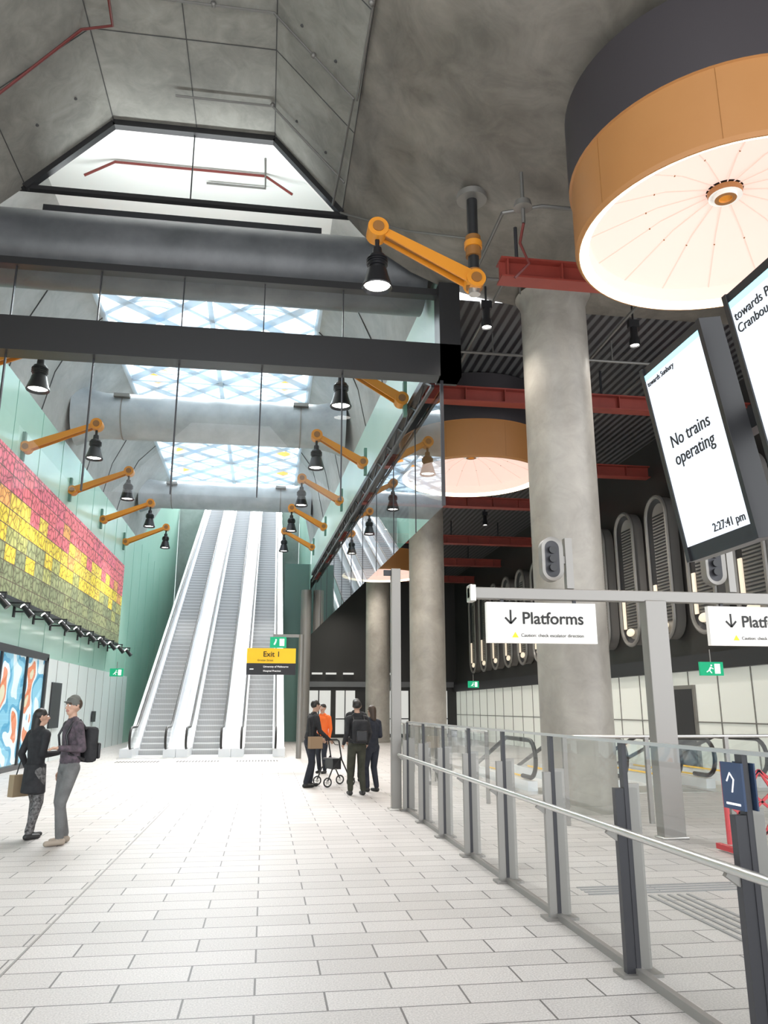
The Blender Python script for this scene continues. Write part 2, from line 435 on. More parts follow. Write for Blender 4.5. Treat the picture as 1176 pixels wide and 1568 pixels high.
b=MB()
y=19.2
while y<58:
    for x in(-4.5,.5):
        c=sk(x,y); b.lathe((c[0],c[1],c[2]+.5),[(.0,0),(.3,0),(.34,.35),(.34,.55),(0,.6)],14,[amber,amber,amber,amber])
        b.cyl((c[0],c[1],c[2]+1),(c[0],c[1],c[2]+1.5),.05,whitesteel)
    y+=3.2
b.build('skylight_amber_lights')

# ---------------------------------------------------------------- escalators
YE=28.0; YS=29.7; SL=math.tan(math.radians(30)); YT=57.5
def zl(y): return max(0,(min(y,YT)-YS)*SL)
def escalator(cx):
    b=MB()
    b.box(cx-.9,cx+.9,YE-.3,YE+.95,0,.012,steel)
    b.box(cx-.5,cx+.5,YE+.95,YS,-.02,.015,tread)
    n=int((YT-YS)/.3464)
    for i in range(n):
        y=YS+i*.3464; z=i*.2
        b.quad((cx-.5,y,z),(cx+.5,y,z),(cx+.5,y,z+.16),(cx-.5,y,z+.16),riser)
        b.quad((cx-.5,y,z+.16),(cx+.5,y,z+.16),(cx+.5,y-.012,z+.2),(cx-.5,y-.012,z+.2),tread)
        b.quad((cx-.5,y-.012,z+.2),(cx+.5,y-.012,z+.2),(cx+.5,y+.3464,z+.2),(cx-.5,y+.3464,z+.2),tread)
    for s in(-1,1):
        x=cx+s*.58
        path=[]
        cy=YE+.42; r=.36
        for k in range(11):
            t=math.radians(-90-18*k); path.append((x,cy+r*math.cos(t),.62+r*math.sin(t)))
        path.append((x,YS-.2,.98)); path.append((x,YS+.3,1.02+zl(YS+.3)))
        for k in range(1,5): 
            yy=YS+.3+(YT-YS-.3)*k/4; path.append((x,yy,1.02+zl(yy)))
        b.tube([(x,cy+.5,.26)]+path,.04,blkrub,8)
        pts=path[:11]
        for k in range(10): b.add([(x,cy,.62),pts[k],pts[k+1]],[(0,1,2)],glassB)
        b.quad((x,cy,.98),(x,YS,.98),(x,YS,.1),(x,cy,.1),glassB)
        b.quad((x,YS,.98),(x,YT,.98+zl(YT)),(x,YT,.1+zl(YT)),(x,YS,.1),esc_panel)
        for (ya,yb) in((YE+.25,YS),(YS,YT)):
            za,zb=zl(ya),zl(yb)
            xi,xo=cx+s*.5,cx+s*.91
            xa,xb=min(xi,xo),max(xi,xo)
            b.add([(xa,ya,za-.3),(xb,ya,za-.3),(xb,ya,za+.28),(xa,ya,za+.28),(xa,yb,zb-.3),(xb,yb,zb-.3),(xb,yb,zb+.28),(xa,yb,zb+.28)],
                  [(0,1,2,3),(4,5,6,7),(0,1,5,4),(1,2,6,5),(2,3,7,6),(3,0,4,7)],deckm)
        xo=cx+s*.80
        b.quad((xo-.05,YS,.62),(xo+.05,YS,.62),(xo+.05,YT,.62+zl(YT)),(xo-.05,YT,.62+zl(YT)),deckm)
    return b.build('escalator',smooth=True)
for cx in(-3.83,-2.0,-.17): eo=escalator(cx)
b=MB()
for x in(-4.76,.76):
    b.add([(x,YS,0),(x,YT,0),(x,YT,zl(YT)),],[(0,1,2)],white)
b.quad((-4.76,YT,0),(.76,YT,0),(.76,YT,zl(YT)),(-4.76,YT,zl(YT)),white)
b.build('side_cladding',parent=eo,smooth=False)
b=MB()
b.quad((-6.69,YT+.1,0),(2.09,YT+.1,0),(2.09,YT+.1,zl(YT)),(-6.69,YT+.1,zl(YT)),concrete_far)
b.quad((-6.69,YT+.1,zl(YT)),(2.09,YT+.1,zl(YT)),(2.09,62,zl(YT)),(-6.69,62,zl(YT)),floorm)
b.build('floor_upper_level',smooth=False)
b=MB()
b.quad((.8,41,0),(2.1,41,0),(2.1,41,9),(.8,41,9),mat('teal_dark',(.10,.18,.16),.5))
b.build('wall_back_recess',smooth=False)
b=MB(); b.cyl((1.85,38.9,0),(1.85,38.9,7.3),.26,steel2,n=24); b.cyl((1.85,38.9,0),(1.85,38.9,.05),.34,steel,n=24); b.build('round_steel_column')

# ---------------------------------------------------------------- mural, wall lights, shopfront
b=MB(); b.box(-6.62,-6.3,9,35.2,4.28,7.68,mural_m); b.box(-6.6,-6.28,9,35.25,4.2,4.29,dark); b.build('wall_mural',smooth=False)
def wallspot(y):
    b=MB()
    b.beam((-6.7,y,4.1),(-5.75,y,4.1),.04,.04,blk)
    b.box(-6.7,-6.66,y-.06,y+.06,3.95,4.25,blk)
    b.cyl((-5.78,y,4.1),(-5.78,y,3.95),.02,blk,n=8)
    b.cyl((-5.70,y,3.78),(-5.92,y,4.02),.08,blk,.065,n=14)
    b.cyl((-5.92,y,4.02),(-5.94,y,4.04),.06,lampglow,n=12)
    b.build('wall_spotlight')
for i in range(11): wallspot(16.5+1.85*i)
b=MB()
b.box(-6.69,-6.55,9,25.5,3.0,3.2,dark2); b.box(-6.69,-6.55,25.3,25.5,0,3.1,dark2)
for y in(12,15.5,19,21.2,23.4): b.box(-6.69,-6.56,y-.04,y+.04,0,3.05,dark2)
b.box(-6.69,-6.62,9,25.3,.15,3.0,poster); b.quad((-6.59,9,.1),(-6.59,25.3,.1),(-6.59,25.3,3.0),(-6.59,9,3.0),glass); b.box(-6.69,-6.55,9,25.5,0,.12,dark2)
b.build('window_3',smooth=False)
b=MB(); b.box(-6.64,-6.58,26.3,27.5,1.0,2.4,dark); b.box(-6.6,-6.55,32.5,33.1,1.1,1.5,dark); b.build('wall_display_panel',smooth=False)
def exitsign(name,x,y,z,w,h):
    e=empty(name)
    b=MB()
    b.box(x-w/2,x+w/2,y-.03,y+.03,z-h/2,z+h/2,exitg)
    f=y-.034; k=h
    b.box(x+.12*w,x+.36*w,f,y-.03,z-.36*k,z+.36*k,txtw)
    b.beam((x-.05*w,f,z+.1*k),(x-.12*w,f,z-.1*k),.005,.12*k,txtw); b.ell((x-.02*w,f,z+.24*k),(.07*k,.004,.07*k),txtw,8,6)
    b.beam((x-.12*w,f,z-.1*k),(x-.02*w,f,z-.32*k),.005,.07*k,txtw); b.beam((x-.12*w,f,z-.1*k),(x-.24*w,f,z-.25*k),.005,.07*k,txtw)
    b.beam((x-.05*w,f,z+.1*k),(x+.06*w,f,z-.02*k),.005,.06*k,txtw)
    b.cyl((x,y,z+h/2),(x,y,z+h/2+.25),.012,steel2,n=8)
    b.build('face',parent=e,smooth=False)
exitsign('exit_sign',-5.7,32,H+1.35,.5,.3)
exitsign('exit_sign',8.9,15,H+.78,.5,.27)
exitsign('exit_sign',7.9,30,H+.9,.42,.25)

# ---------------------------------------------------------------- pendant lamps on articulated amber arms
mat_ambdark=mat('amber_dark',(.26,.11,.025),.5); green_dk=mat('bracket_green',(.12,.26,.21),.5)  # darker amber tone for hubs, arm core and seams
def bell(b,x,y,zc):
    b.lathe((x,y,zc),[(0,.36),(.07,.36),(.08,.24),(.13,.22),(.145,.18),(.145,.04),(.12,.03),(.12,.0),(.15,-.01),(.17,-.1),(.235,-.30),(.225,-.32),(.19,-.28)],24,blk)
    b.lathe((x,y,zc),[(0,-.26),(.20,-.26)],20,lampglow)
    for z in(.07,.11,.15): b.lathe((x,y,zc+z),[(.145,0),(.165,.005),(.165,.015),(.145,.02)],20,blk)
def armlamp(xw,xl,y,z,stalk=None):
    e=empty('pendant_arm_lamp')
    b=MB(); s=1 if xl>xw else -1
    hub=(xl,y,z+.66); base=(xw+s*.12,y,z-.08)
    for dy in(-.09,.09): b.beam((hub[0],y+dy,hub[2]),(base[0],y+dy,base[2]),.03,.12,amber,h1=.22)
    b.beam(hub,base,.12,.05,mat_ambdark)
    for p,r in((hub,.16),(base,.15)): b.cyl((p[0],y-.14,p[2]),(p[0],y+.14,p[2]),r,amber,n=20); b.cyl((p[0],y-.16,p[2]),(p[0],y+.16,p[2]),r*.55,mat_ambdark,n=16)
    b.cyl((xl,y,z+.62),(xl,y,z+.3),.035,blk,n=10)
    b.build('arm',parent=e)
    b=MB(); bell(b,xl,y,z); b.build('lamp_head',parent=e)
    b=MB()
    if stalk is None:
        b.box(min(xw,xw+s*.08),max(xw,xw+s*.08),y-.07,y+.07,z-.45,z+.35,green_dk)
        b.cyl((xw,y,z-.08),base,.06,amber,n=12)
    else:
        sx=xw+s*.12
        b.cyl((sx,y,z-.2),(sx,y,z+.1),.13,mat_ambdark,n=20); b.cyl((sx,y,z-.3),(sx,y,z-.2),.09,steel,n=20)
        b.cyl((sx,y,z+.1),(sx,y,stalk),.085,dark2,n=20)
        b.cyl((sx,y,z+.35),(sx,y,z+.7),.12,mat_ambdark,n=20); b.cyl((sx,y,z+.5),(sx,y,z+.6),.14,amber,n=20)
        b.cyl((sx,y,stalk-.12),(sx,y,stalk-.02),.24,steel2,n=24)
    b.build('bracket',parent=e)
    l=bpy.data.lights.new('lamp_light','SPOT'); l.energy=400; l.spot_size=math.radians(100); l.spot_blend=.8; l.shadow_soft_size=.12; l.color=(1,.95,.88)
    o=bpy.data.objects.new('lamp_light',l); o.location=(xl,y,z-.36); o.parent=e; S.collection.objects.link(o)
for y,z in((15.8,6.62),(21.2,6.88),(26.4,7.12),(31.5,7.34),(36.6,7.5)):
    armlamp(-6.7,-4.82,y,z+H); armlamp(xr(y)-.18,xr(y)-1.62,y,z+H)
armlamp(3.1,1.46,10.6,6.5+H,9.58)

# ---------------------------------------------------------------- right hall
b=MB()
b.quad((3.1,YB,9.3),(11.3,YB,9.3),(11.3,47,9.3),(2.1,47,9.3),corr)
b.build('ceiling_deck',smooth=False)
for y in(10.8,15.9,20.9,25.0,31,36,41):
    b=MB(); x0=3.45 if y<13 else xr(y)+.15
    b.box(x0,11.0,y-.15,y+.15,8.52,8.55,red); b.box(x0,11.0,y-.15,y+.15,8.2,8.23,red); b.box(x0,11.0,y-.02,y+.02,8.23,8.52,red)
    x=x0+.1
    while x<11: b.box(x,x+.02,y-.13,y+.13,8.22,8.53,red); x+=.9
    for xx in (x0+.3,7.4,9.4): b.cyl((xx,y,8.55),(xx,y,9.18),.03,dark,n=8)
    b.build('red_steel_beam',smooth=False)
def column(x,y,r):
    b=MB(); b.lathe((x,y,0),[(r+.03,0),(r+.03,.12),(r,.13),(r,8.95),(r+.04,9.08),(r+.1,9.18)],56,concrete_col); b.build('concrete_column')
column(5.15,12.9,.6); column(5.35,26.2,.6); column(5.5,39.4,.6)
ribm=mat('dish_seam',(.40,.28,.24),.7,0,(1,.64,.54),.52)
def drum(x,y,top=9.17,r=1.85,zb=7.25):
    e=empty('round_drum_light')
    b=MB(); zm=zb+.88
    b.lathe((x,y,0),[(0,top),(r+.03,top),(r+.03,zm)],72,drumtop)
    b.lathe((x,y,0),[(r+.03,zm),(r,zm-.01),(r,zb),(r-.03,zb-.04),(r-.05,zb-.04)],72,amber_drum)
    b.lathe((x,y,0),[(r-.05,zb-.04),(r-.17,zb+.03)],72,ringglow)
    for k in range(8):
        t=k*math.pi/4+.2; b.beam((x+(r+.001)*math.cos(t),y+(r+.001)*math.sin(t),zb),(x+(r+.001)*math.cos(t),y+(r+.001)*math.sin(t),zm),.004,.004,mat_ambdark)
    b.build('drum_shell',parent=e)
    b=MB(); 
    b.lathe((x,y,0),[(r-.17,zb+.03),(r-.19,zb+.22),(.8,zb+.52),(.22,zb+.62)],48,dish)
    b.build('fabric_dish',parent=e)
    b=MB()
    for k in range(16):
        t=k*math.pi/8; c,s_=math.cos(t),math.sin(t)
        b.beam((x+(r-.19)*c,y+(r-.19)*s_,zb+.214),(x+.8*c,y+.8*s_,zb+.514),.012,.008,ribm); b.beam((x+.8*c,y+.8*s_,zb+.514),(x+.2*c,y+.2*s_,zb+.607),.012,.008,ribm)
        b.ell((x+.95*c,y+.95*s_,zb+.46),(.012,.012,.012),mat_ambdark,6,4)
    b.build('dish_ribs',parent=e)
    b=MB(); b.lathe((x,y,zb+.5),[(0,.03),(.07,.02),(.08,.0),(.13,.0),(.14,.05),(.2,.03),(.21,.1)],28,[amber,amber,mat_ambdark,signw,signw,amber_drum])
    b.build('hub',parent=e)
drum(5.45,7.8); drum(4.95,18.4,9.28,1.8); drum(4.85,33.5,9.28,1.8)
# right wall
b=MB()
wallblk=mat('wall_charcoal',(.025,.023,.022),.45)
lit=mat('glowing_white_panel',(.6,.61,.57),.4,0,(.85,.88,.8),.22)  # white wall panels given a faint glow of their own
b.quad((11.1,10,2.9),(11.1,46,2.9),(11.1,46,9.3),(11.1,10,9.3),wallblk)
b.box(10.9,11.2,10,46,2.55,2.95,dark)
b.box(11.08,11.2,10,46,0,2.55,lit)
for i in range(26): b.box(11.06,11.085,10+1.4*i,10.03+1.4*i,0,2.55,steel2)
b.box(11.05,11.09,10,46,1.25,1.28,steel2)
for y in(14,19.5,25): b.box(11.02,11.09,y,y+1.1,0,2.2,steel2); b.box(11.01,11.03,y+.1,y+1.0,.1,2.1,dark)
b.build('wall_right',smooth=False)
def stadium(y,zc,w,h,x,n=14):
    r=w/2; pts=[]
    for k in range(n+1):
        t=math.pi*k/n; pts.append((x,y+r*math.cos(t),zc+h/2-r+r*math.sin(t)))
    for k in range(n+1):
        t=math.pi+math.pi*k/n; pts.append((x,y+r*math.cos(t),zc-h/2+r+r*math.sin(t)))
    return pts
meshm=mat('perforated_grey',(.26,.25,.24),.5,.2); rimm=mat('fixture_rim',(.24,.232,.22),.4,.3)
for i in range(13):
    y=16.1+2.05*i; b=MB(); zc=H+3.83; 
    P=stadium(y,zc,1.15,4.0,10.75); b.tube(P,.06,rimm,8,True)
    P2=stadium(y,zc,1.15,4.0,11.08); L=len(P)
    for k in range(L): b.quad(P[k],P[(k+1)%L],P2[(k+1)%L],P2[k],meshm)
    P3=stadium(y,zc,.8,3.65,10.85)
    b.add(P3,[tuple(range(L))],meshm)
    for k in range(L): b.quad(P[k],P[(k+1)%L],P3[(k+1)%L],P3[k],dark)
    for k in range(34):
        z=zc-1.5+k*.09; b.box(10.82,10.85,y-.36,y+.36,z,z+.03,dark)
    b.box(10.76,10.80,y+.34,y+.48,zc-1.5,zc-.45,stripglow); b.ell((10.78,y+.1,zc-1.62),(.05,.26,.12),stripglow,12,8)
    b.build('oval_wall_light')
b=MB()
b.quad((2.1,46,0),(11.2,46,0),(11.2,46,9.3),(2.1,46,9.3),wallblk)
dim=mat('shop_interior_dim',(.3,.3,.3),.5,0,(.9,.9,.85),.5)
for x,w in((2.4,1.3),(4.0,1.1),(6.4,1.8),(8.6,1.9)):
    b.box(x,x+w,45.9,46,.2,2.6,dim); b.box(x+w*.45,x+w*.5,45.85,45.95,.2,2.6,dark); b.box(x,x+w,45.85,45.95,1.0,1.06,dark)
for x in(2.6,3.4,4.4,6.8,8.8): b.box(x,x+.6,45.8,45.98,3.5,3.6,dim)
b.box(2.2,10.9,45.85,45.98,2.8,3.1,mat('fascia',(.16,.16,.17),.4))
b.build('wall_back',smooth=False)

# ceiling conduits and pipes
b=MB()
b.tube([(-2.6,10.4,12.43),(-.25,10.4,12.43),(1.05,10.4,10.96),(1.0,12.0,11.0),(.95,13.2,11.0)],.022,pipem,8)
b.tube([(-2.0,12.42,12.42),(-.25,12.42,12.42),(1.1,12.4,10.92)],.022,pipem,8)
b.tube([(1.1,10.4,10.94),(1.15,7.0,10.9),(1.1,3,10.9)],.02,pipem,8)
b.tube([(1.1,YB-.2,10.85),(2.2,12.2,9.9),(3.2,11.6,9.45)],.022,pipem,8)
for p in((-1.2,10.4,12.45),(.4,10.4,11.7),(-.25,12.42,12.44),(1.1,8.6,10.93)): b.ell(p,(.05,.05,.05),pipem,10,6)
b.build('ceiling_conduit')
b=MB()
b.tube([(-6.6,11.3,8.85),(-4.7,11.2,10.8),(-3.35,11.1,12.35),(-2.85,11.0,12.4),(-2.8,10.2,12.4),(-2.85,8.4,12.4)],.024,redpipe,8)
b.build('sprinkler_pipe')
b=MB()
b.tube([(-4.2,15.2,12.6),(-3.6,15.2,13.0),(-.4,15.2,13.0),(.2,15.2,12.6)],.03,redpipe,8); b.tube([(-1.7,15.6,12.98),(-.4,15.6,12.98),(-.4,14.6,12.98)],.025,pipem,8)
b.build('sprinkler_pipe')
b=MB()
for p in ([(3.6,12.0,8.95),(9,12.0,8.95)],[(3.5,14.4,8.7),(8.6,14.4,8.7)],[(3.9,11.2,8.9),(3.9,15.6,8.8)],[(6.6,11.5,8.9),(6.6,15.7,8.8)],[(8.2,13,8.9),(8.2,24,8.8)],
    [(3.35,10.2,9.0),(3.35,12,8.95)],[(3.35,10.2,9.0),(3.9,9.95,9.0),(6.2,9.95,9.0)]):
    b.tube(p,.03,pipem,8)
for x,y in((4.2,12),(6.5,12),(4.4,14.4),(7,14.4),(5,9.95)): b.cyl((x,y,8.7),(x,y,9.18),.015,pipem,n=6)
b.build('service_pipes')
def cspot(x,y,z,en=0):
    e=empty('ceiling_or_fill_spot')
    b=MB(); b.cyl((x,y,z+.3),(x,y,9.15),.02,blk,n=8); b.box(x-.1,x+.1,y-.05,y+.05,z+.25,z+.4,blk)
    b.lathe((x,y,z),[(0,.25),(.07,.25),(.075,.05),(.10,.0),(.10,-.12),(.09,-.13)],16,blk); b.lathe((x,y,z),[(0,-.1),(.09,-.1)],16,lampglow)
    b.build('lamp_body',parent=e)
    if en:
        l=bpy.data.lights.new('spot_lamp','SPOT'); l.energy=en; l.spot_size=math.radians(140); l.spot_blend=.8; l.shadow_soft_size=.15; l.color=(1,.94,.86)
        o=bpy.data.objects.new('spot_lamp',l); o.location=(x,y,z-.16); o.parent=e; S.collection.objects.link(o)
cspot(3.75,12.6,H+6.85,200); cspot(6.75,12.9,H+6.85,500)
cspot(4.2,23.2,H+6.85,900); cspot(7.8,20,H+6.85,900); cspot(4.4,29.3,H+6.85,900); cspot(4.6,37,H+6.85,900); cspot(8,28,H+6.85,900); cspot(4.0,43,H+6.85,700)  # spots added to brighten the columns and right hall
b=MB(); b.cyl((3.5,9.7,9.35),(3.5,9.7,8.5),.03,pipem,n=8); b.lathe((3.5,9.7,8.75),[(0,.1),(.12,.1),(.14,0),(0,-.02)],16,steel2); b.tube([(3.5,9.7,8.5),(3.5,9.9,8.3),(3.7,10.1,8.1),(3.5,10.2,7.9)],.022,redpipe,8); b.build('sprinkler_head')

# ---------------------------------------------------------------- glass fence on the right
b=MB()
XF=2.32; ysf=[13.2-1.35*i for i in range(9)]
for y in ysf:
    b.box(XF+.0,XF+.03,y-.03,y+.03,0,1.38,dark)
    b.box(XF+.05,XF+.14,y+.05,y+.09,0,1.12,steel2)
    b.box(XF-.06,XF-.0,y-.025,y+.025,.0,1.10,dark if y<6 else steel2)
    b.beam((XF-.05,y,.80),(XF-.12,y,.85),.03,.05,steel2)
    b.box(XF-.1,XF+.16,y-.06,y+.1,0,.02,steel2)
for a,c in zip(ysf[:-1],ysf[1:]):
    b.quad((XF+.015,c+.04,.07),(XF+.015,a-.04,.07),(XF+.015,a-.04,1.38),(XF+.015,c+.04,1.38),glassB)
b.box(XF-.005,XF+.035,ysf[-1],13.2,0,.05,steel2); b.box(XF+.005,XF+.03,ysf[-1],13.2,1.38,1.4,steel)
b.cyl((XF-.13,ysf[-1],.87),(XF-.13,13.2,.87),.024,steel,n=12)
b.build('glass_balustrade',smooth=True)
b=MB(); b.box(2.11,2.27,13.38,13.54,0,3.98,steel2); b.box(2.06,2.32,13.33,13.58,0,.02,steel); b.box(1.98,2.26,13.44,13.48,3.86,3.96,dark); b.build('steel_post',bevel=.006)
b=MB(); b.box(XF+.045,XF+.053,3.7,3.88,1.12,1.34,blue); b.box(XF-.022,XF-.01,3.7,3.88,1.12,1.34,blue); b.tube([(XF-.024,3.83,1.25),(XF-.024,3.80,1.29),(XF-.024,3.77,1.26),(XF-.024,3.79,1.2)],.004,txtw,6); b.box(XF-.024,XF-.022,3.73,3.85,1.14,1.15,txtw); b.build('hearing_loop_sign',smooth=False)

def gl(p,q,n):
    b=MB()
    P=Vector(p);Q=Vector(q)
    for i in range(n+1):
        c=P.lerp(Q,i/n); b.box(c.x-.03,c.x+.03,c.y-.03,c.y+.03,0,1.2,steel2)
    b.quad((P.x,P.y,.06),(Q.x,Q.y,.06),(Q.x,Q.y,1.15),(P.x,P.y,1.15),glassB); b.cyl((P.x,P.y,1.2),(Q.x,Q.y,1.2),.025,steel,n=10)
    b.build('glass_balustrade')
gl((4.3,11.3,0),(10.6,11.3,0),5); gl((3.9,14.0,0),(3.9,24,0),7)
def downesc(cx,y0):
    b=MB()
    b.box(cx-.88,cx+.88,y0-.3,y0+1,0,.012,steel); b.box(cx-.5,cx+.5,y0+1,y0+6,0,.02,tread)
    for s in(-1,1):
        x=cx+s*.58; cy=y0+.42; path=[]
        for k in range(11):
            t=math.radians(-90-18*k); path.append((x,cy+.36*math.cos(t),.62+.36*math.sin(t)))
        path+=[(x,y0+2,.98),(x,y0+5.3,.05)]
        b.tube([(x,cy+.5,.26)]+path,.045,blkrub,8)
        for k in range(10): b.add([(x,cy,.62),path[k],path[k+1]],[(0,1,2)],glassB)
        b.add([(x,cy,.98),(x,y0+2,.98),(x,y0+5.3,.02),(x,cy,.02)],[(0,1,2,3)],glassB)
        b.box(x-.1,x+.1,y0+.3,y0+5,.0,.2,deckm)
        b.tube([(x-.05*s,y0+.5,.24),(x-.05*s,y0+3.9,.24)],.02,yellow,6)
    b.build('escalator')
for cx,y0 in((5.9,15.5),(7.8,15.5),(9.7,15.5)): downesc(cx,y0)
barr=mat('barrier_red',(.5,.03,.04),.5)
b=MB()
for x in(5.3,6.2,7.1,8.0): 
    b.cyl((x,8.9,.1),(x,8.9,1.0),.03,barr,n=10)
    b.beam((x-.0,8.65,.05),(x,9.15,.05),.06,.06,barr); b.cyl((x-.03,8.68,.06),(x+.03,8.68,.06),.06,barr,n=10)
x=5.3
while x<7.9:
    for z0,z1 in((.2,.9),(.9,.2),(.2,.55),(.55,.9),(.9,.55),(.55,.2)):
        b.beam((x,8.9,z0),(x+.45,8.9,z1),.02,.03,barr)
    x+=.45
b.build('folding_safety_barrier',smooth=False)

# ---------------------------------------------------------------- platforms sign gantry
e=empty('platform_sign_gantry')
b=MB(); b.box(2.6,8.2,9.94,10.06,H+1.4,H+1.55,steel2); b.box(2.6,2.68,9.9,10.1,H+1.36,H+1.58,steel)
b.box(5.03,5.33,9.92,10.12,0,H+1.42,steel2); b.box(5.0,5.36,9.9,10.14,0,.03,steel)
b.build('frame',parent=e,bevel=.01)
for x0 in(2.83,5.95):
    b=MB(); b.box(x0,x0+1.5,9.96,10.04,H+.83,H+1.36,signw); b.box(x0+.2,x0+.24,9.98,10.02,H+1.35,H+1.41,dark); b.box(x0+1.2,x0+1.24,9.98,10.02,H+1.35,H+1.41,dark)
    f=9.955; ax=x0+.32; az=H+1.17
    b.beam((ax,f,az+.09),(ax,f,az-.09),.004,.025,txtb,up=(1,0,0)); b.beam((ax,f,az-.09),(ax-.075,f,az-.01),.025,.004,txtb,up=(0,1,0)); b.beam((ax,f,az-.09),(ax+.075,f,az-.01),.025,.004,txtb,up=(0,1,0))
    b.add([(x0+.33,f,H+.90),(x0+.42,f,H+.90),(x0+.375,f,H+.975)],[(0,1,2)],yellow)
    b.build('sign_panel',parent=e,smooth=False)
    text('sign_text','Platforms',faceY(x0+.47,9.95,H+1.08),.222,txtb,e,bold=.003)
    text('sign_caption','Caution: check escalator direction',faceY(x0+.45,9.95,H+.91),.062,txtb,e)
def pod(x):
    b=MB(); b.box(x+.2,x+.3,9.95,10.05,H+1.56,H+2.25,steel2); b.box(x,x+.25,9.97,10.03,H+1.9,H+2.0,steel2)
    P=[(p[1],9.9,p[2]) for p in stadium(x,H+1.95,.3,.6,0)]; P2=[(p[0],10.04,p[2]) for p in P]; L=len(P)
    for k in range(L): b.quad(P[k],P[(k+1)%L],P2[(k+1)%L],P2[k],steel2)
    b.add(P2,[tuple(range(L))],steel2)
    P3=[(p[1],9.92,p[2]) for p in stadium(x,H+1.95,.2,.5,0)]; b.add(P3,[tuple(range(L))],dark)
    for k in range(L): b.quad(P[k],P[(k+1)%L],P3[(k+1)%L],P3[k],steel2)
    for z in(-.12,0,.12): b.cyl((x,9.88,H+1.95+z),(x,9.93,H+1.95+z),.05,blk,n=14)
    b.build('loudspeaker',parent=e)
pod(3.75); pod(6.1)

# ---------------------------------------------------------------- exit sign
e=empty('exit_direction_sign')
b=MB(); b.cyl((1.16,27.2,0),(1.16,27.2,H+2.45),.09,steel2,n=16); b.box(.2,1.2,27.16,27.24,H+2.36,H+2.46,steel2)
b.build('post',parent=e)
b=MB(); b.box(-.66,.98,27.12,27.2,H+1.48,H+1.98,yellow); b.box(-.66,.98,27.12,27.2,H+1.1,H+1.48,signblk)
b.box(.1,.65,27.12,27.2,H+2.0,H+2.36,exitg); b.box(.42,.58,27.115,27.12,H+2.06,H+2.3,txtw); b.ell((.3,27.115,H+2.26),(.03,.005,.03),txtw,8,6); b.beam((.3,27.115,H+2.22),(.24,27.115,H+2.1),.006,.05,txtw)
b.box(-.55,-.42,27.115,27.12,H+1.27,H+1.3,txtw)
b.build('sign_panel',parent=e,smooth=False)
text('exit_text','Exit 1',faceY(-.12,27.1,H+1.70),.25,txtb,e,bold=.003)
text('exit_sub','Grattan Street',faceY(-.3,27.1,H+1.55),.09,txtb,e)
text('info_text','University of Melbourne',faceY(-.1,27.1,H+1.34),.085,txtw,e)
text('info_text2','Hospital Precinct',faceY(-.1,27.1,H+1.2),.085,txtw,e)

# ---------------------------------------------------------------- information screens
disp=mat('display_white',(.5,.54,.6),.3,0,(.80,.86,.96),.62)
cyan=mat('display_header',(.3,.7,.8),.3,0,(.45,.80,.90),.6)
th=math.radians(9.4)
M3=Matrix(((0,-math.sin(th),-math.cos(th)),(-1,0,0),(0,math.cos(th),-math.sin(th)))).to_4x4()
def screen(yc,head,msg):
    e=empty('platform_display_screen'); e.matrix_world=Matrix.Translation((2.6,yc,H+1.62))@M3
    b=MB(); b.box(-.39,.39,-.70,.66,-.14,-.01,blk); b.box(-.35,.35,-.605,.605,-.01,-.004,disp); b.box(-.35,.35,.565,.605,-.004,-.002,cyan)
    b.box(-.12,.12,-.6,.3,-.2,-.14,dark)
    for x in(-.37,.37): b.box(x-.02,x+.02,-.7,.66,-.012,.004,blk)
    b.build('display_body',parent=e,smooth=False,bevel=.004)
    text('header_text',head,Matrix.Translation((-.33,.515 if msg else .48,0)),.05 if msg else .075,txtb,e)
    if msg: text('message_text',msg,Matrix.Translation((0,.04,0)),.12,txtb,e,'CENTER')
    text('clock_text','2:27:41 pm',Matrix.Translation((.32,-.575,0)),.075,txtb,e,'RIGHT')
screen(4.34,'towards Sunbury','No trains\noperating'); screen(3.32,'towards Pakenham\nCranbourne','')
b=MB(); b.box(2.88,2.98,2.9,4.7,H+1.66,H+1.80,dark); b.box(2.88,2.98,3.1,3.2,0,H+1.7,dark); b.build('screen_mounting_frame',smooth=False)

# ---------------------------------------------------------------- people
def capm(p0,p1,r0,r1,flat,cap=1.0,n=16,m=5):
    p0=np.array(p0,float);p1=np.array(p1,float);d=p1-p0;L=np.linalg.norm(d);d=d/max(L,1e-6)
    x=np.array([1.,0,0]);
    if abs(d[0])>.8: x=np.array([0,1.,0])
    a=x-d*np.dot(x,d);a/=np.linalg.norm(a);bb=np.cross(d,a)
    rings=[]
    for k in range(m,-1,-1):
        t=k/m*math.pi/2*.98; rings.append((p0-d*r0*math.sin(t)*min(flat,1)*cap,r0*math.cos(t)))
    for k in range(0,m+1):
        t=k/m*math.pi/2*.98; rings.append((p1+d*r1*math.sin(t)*min(flat,1)*cap,r1*math.cos(t)))
    vs=[];fs=[]
    for c,r in rings:
        for i in range(n):
            t=2*math.pi*i/n; vs.append(tuple(c+a*r*math.cos(t)+bb*r*flat*math.sin(t)))
    R=len(rings)
    for j in range(R-1):
        for i in range(n): fs.append((j*n+i,j*n+(i+1)%n,(j+1)*n+(i+1)%n,(j+1)*n+i))
    fs.append(tuple(range(n))[::-1]);fs.append(tuple(range((R-1)*n,R*n)))
    return vs,fs
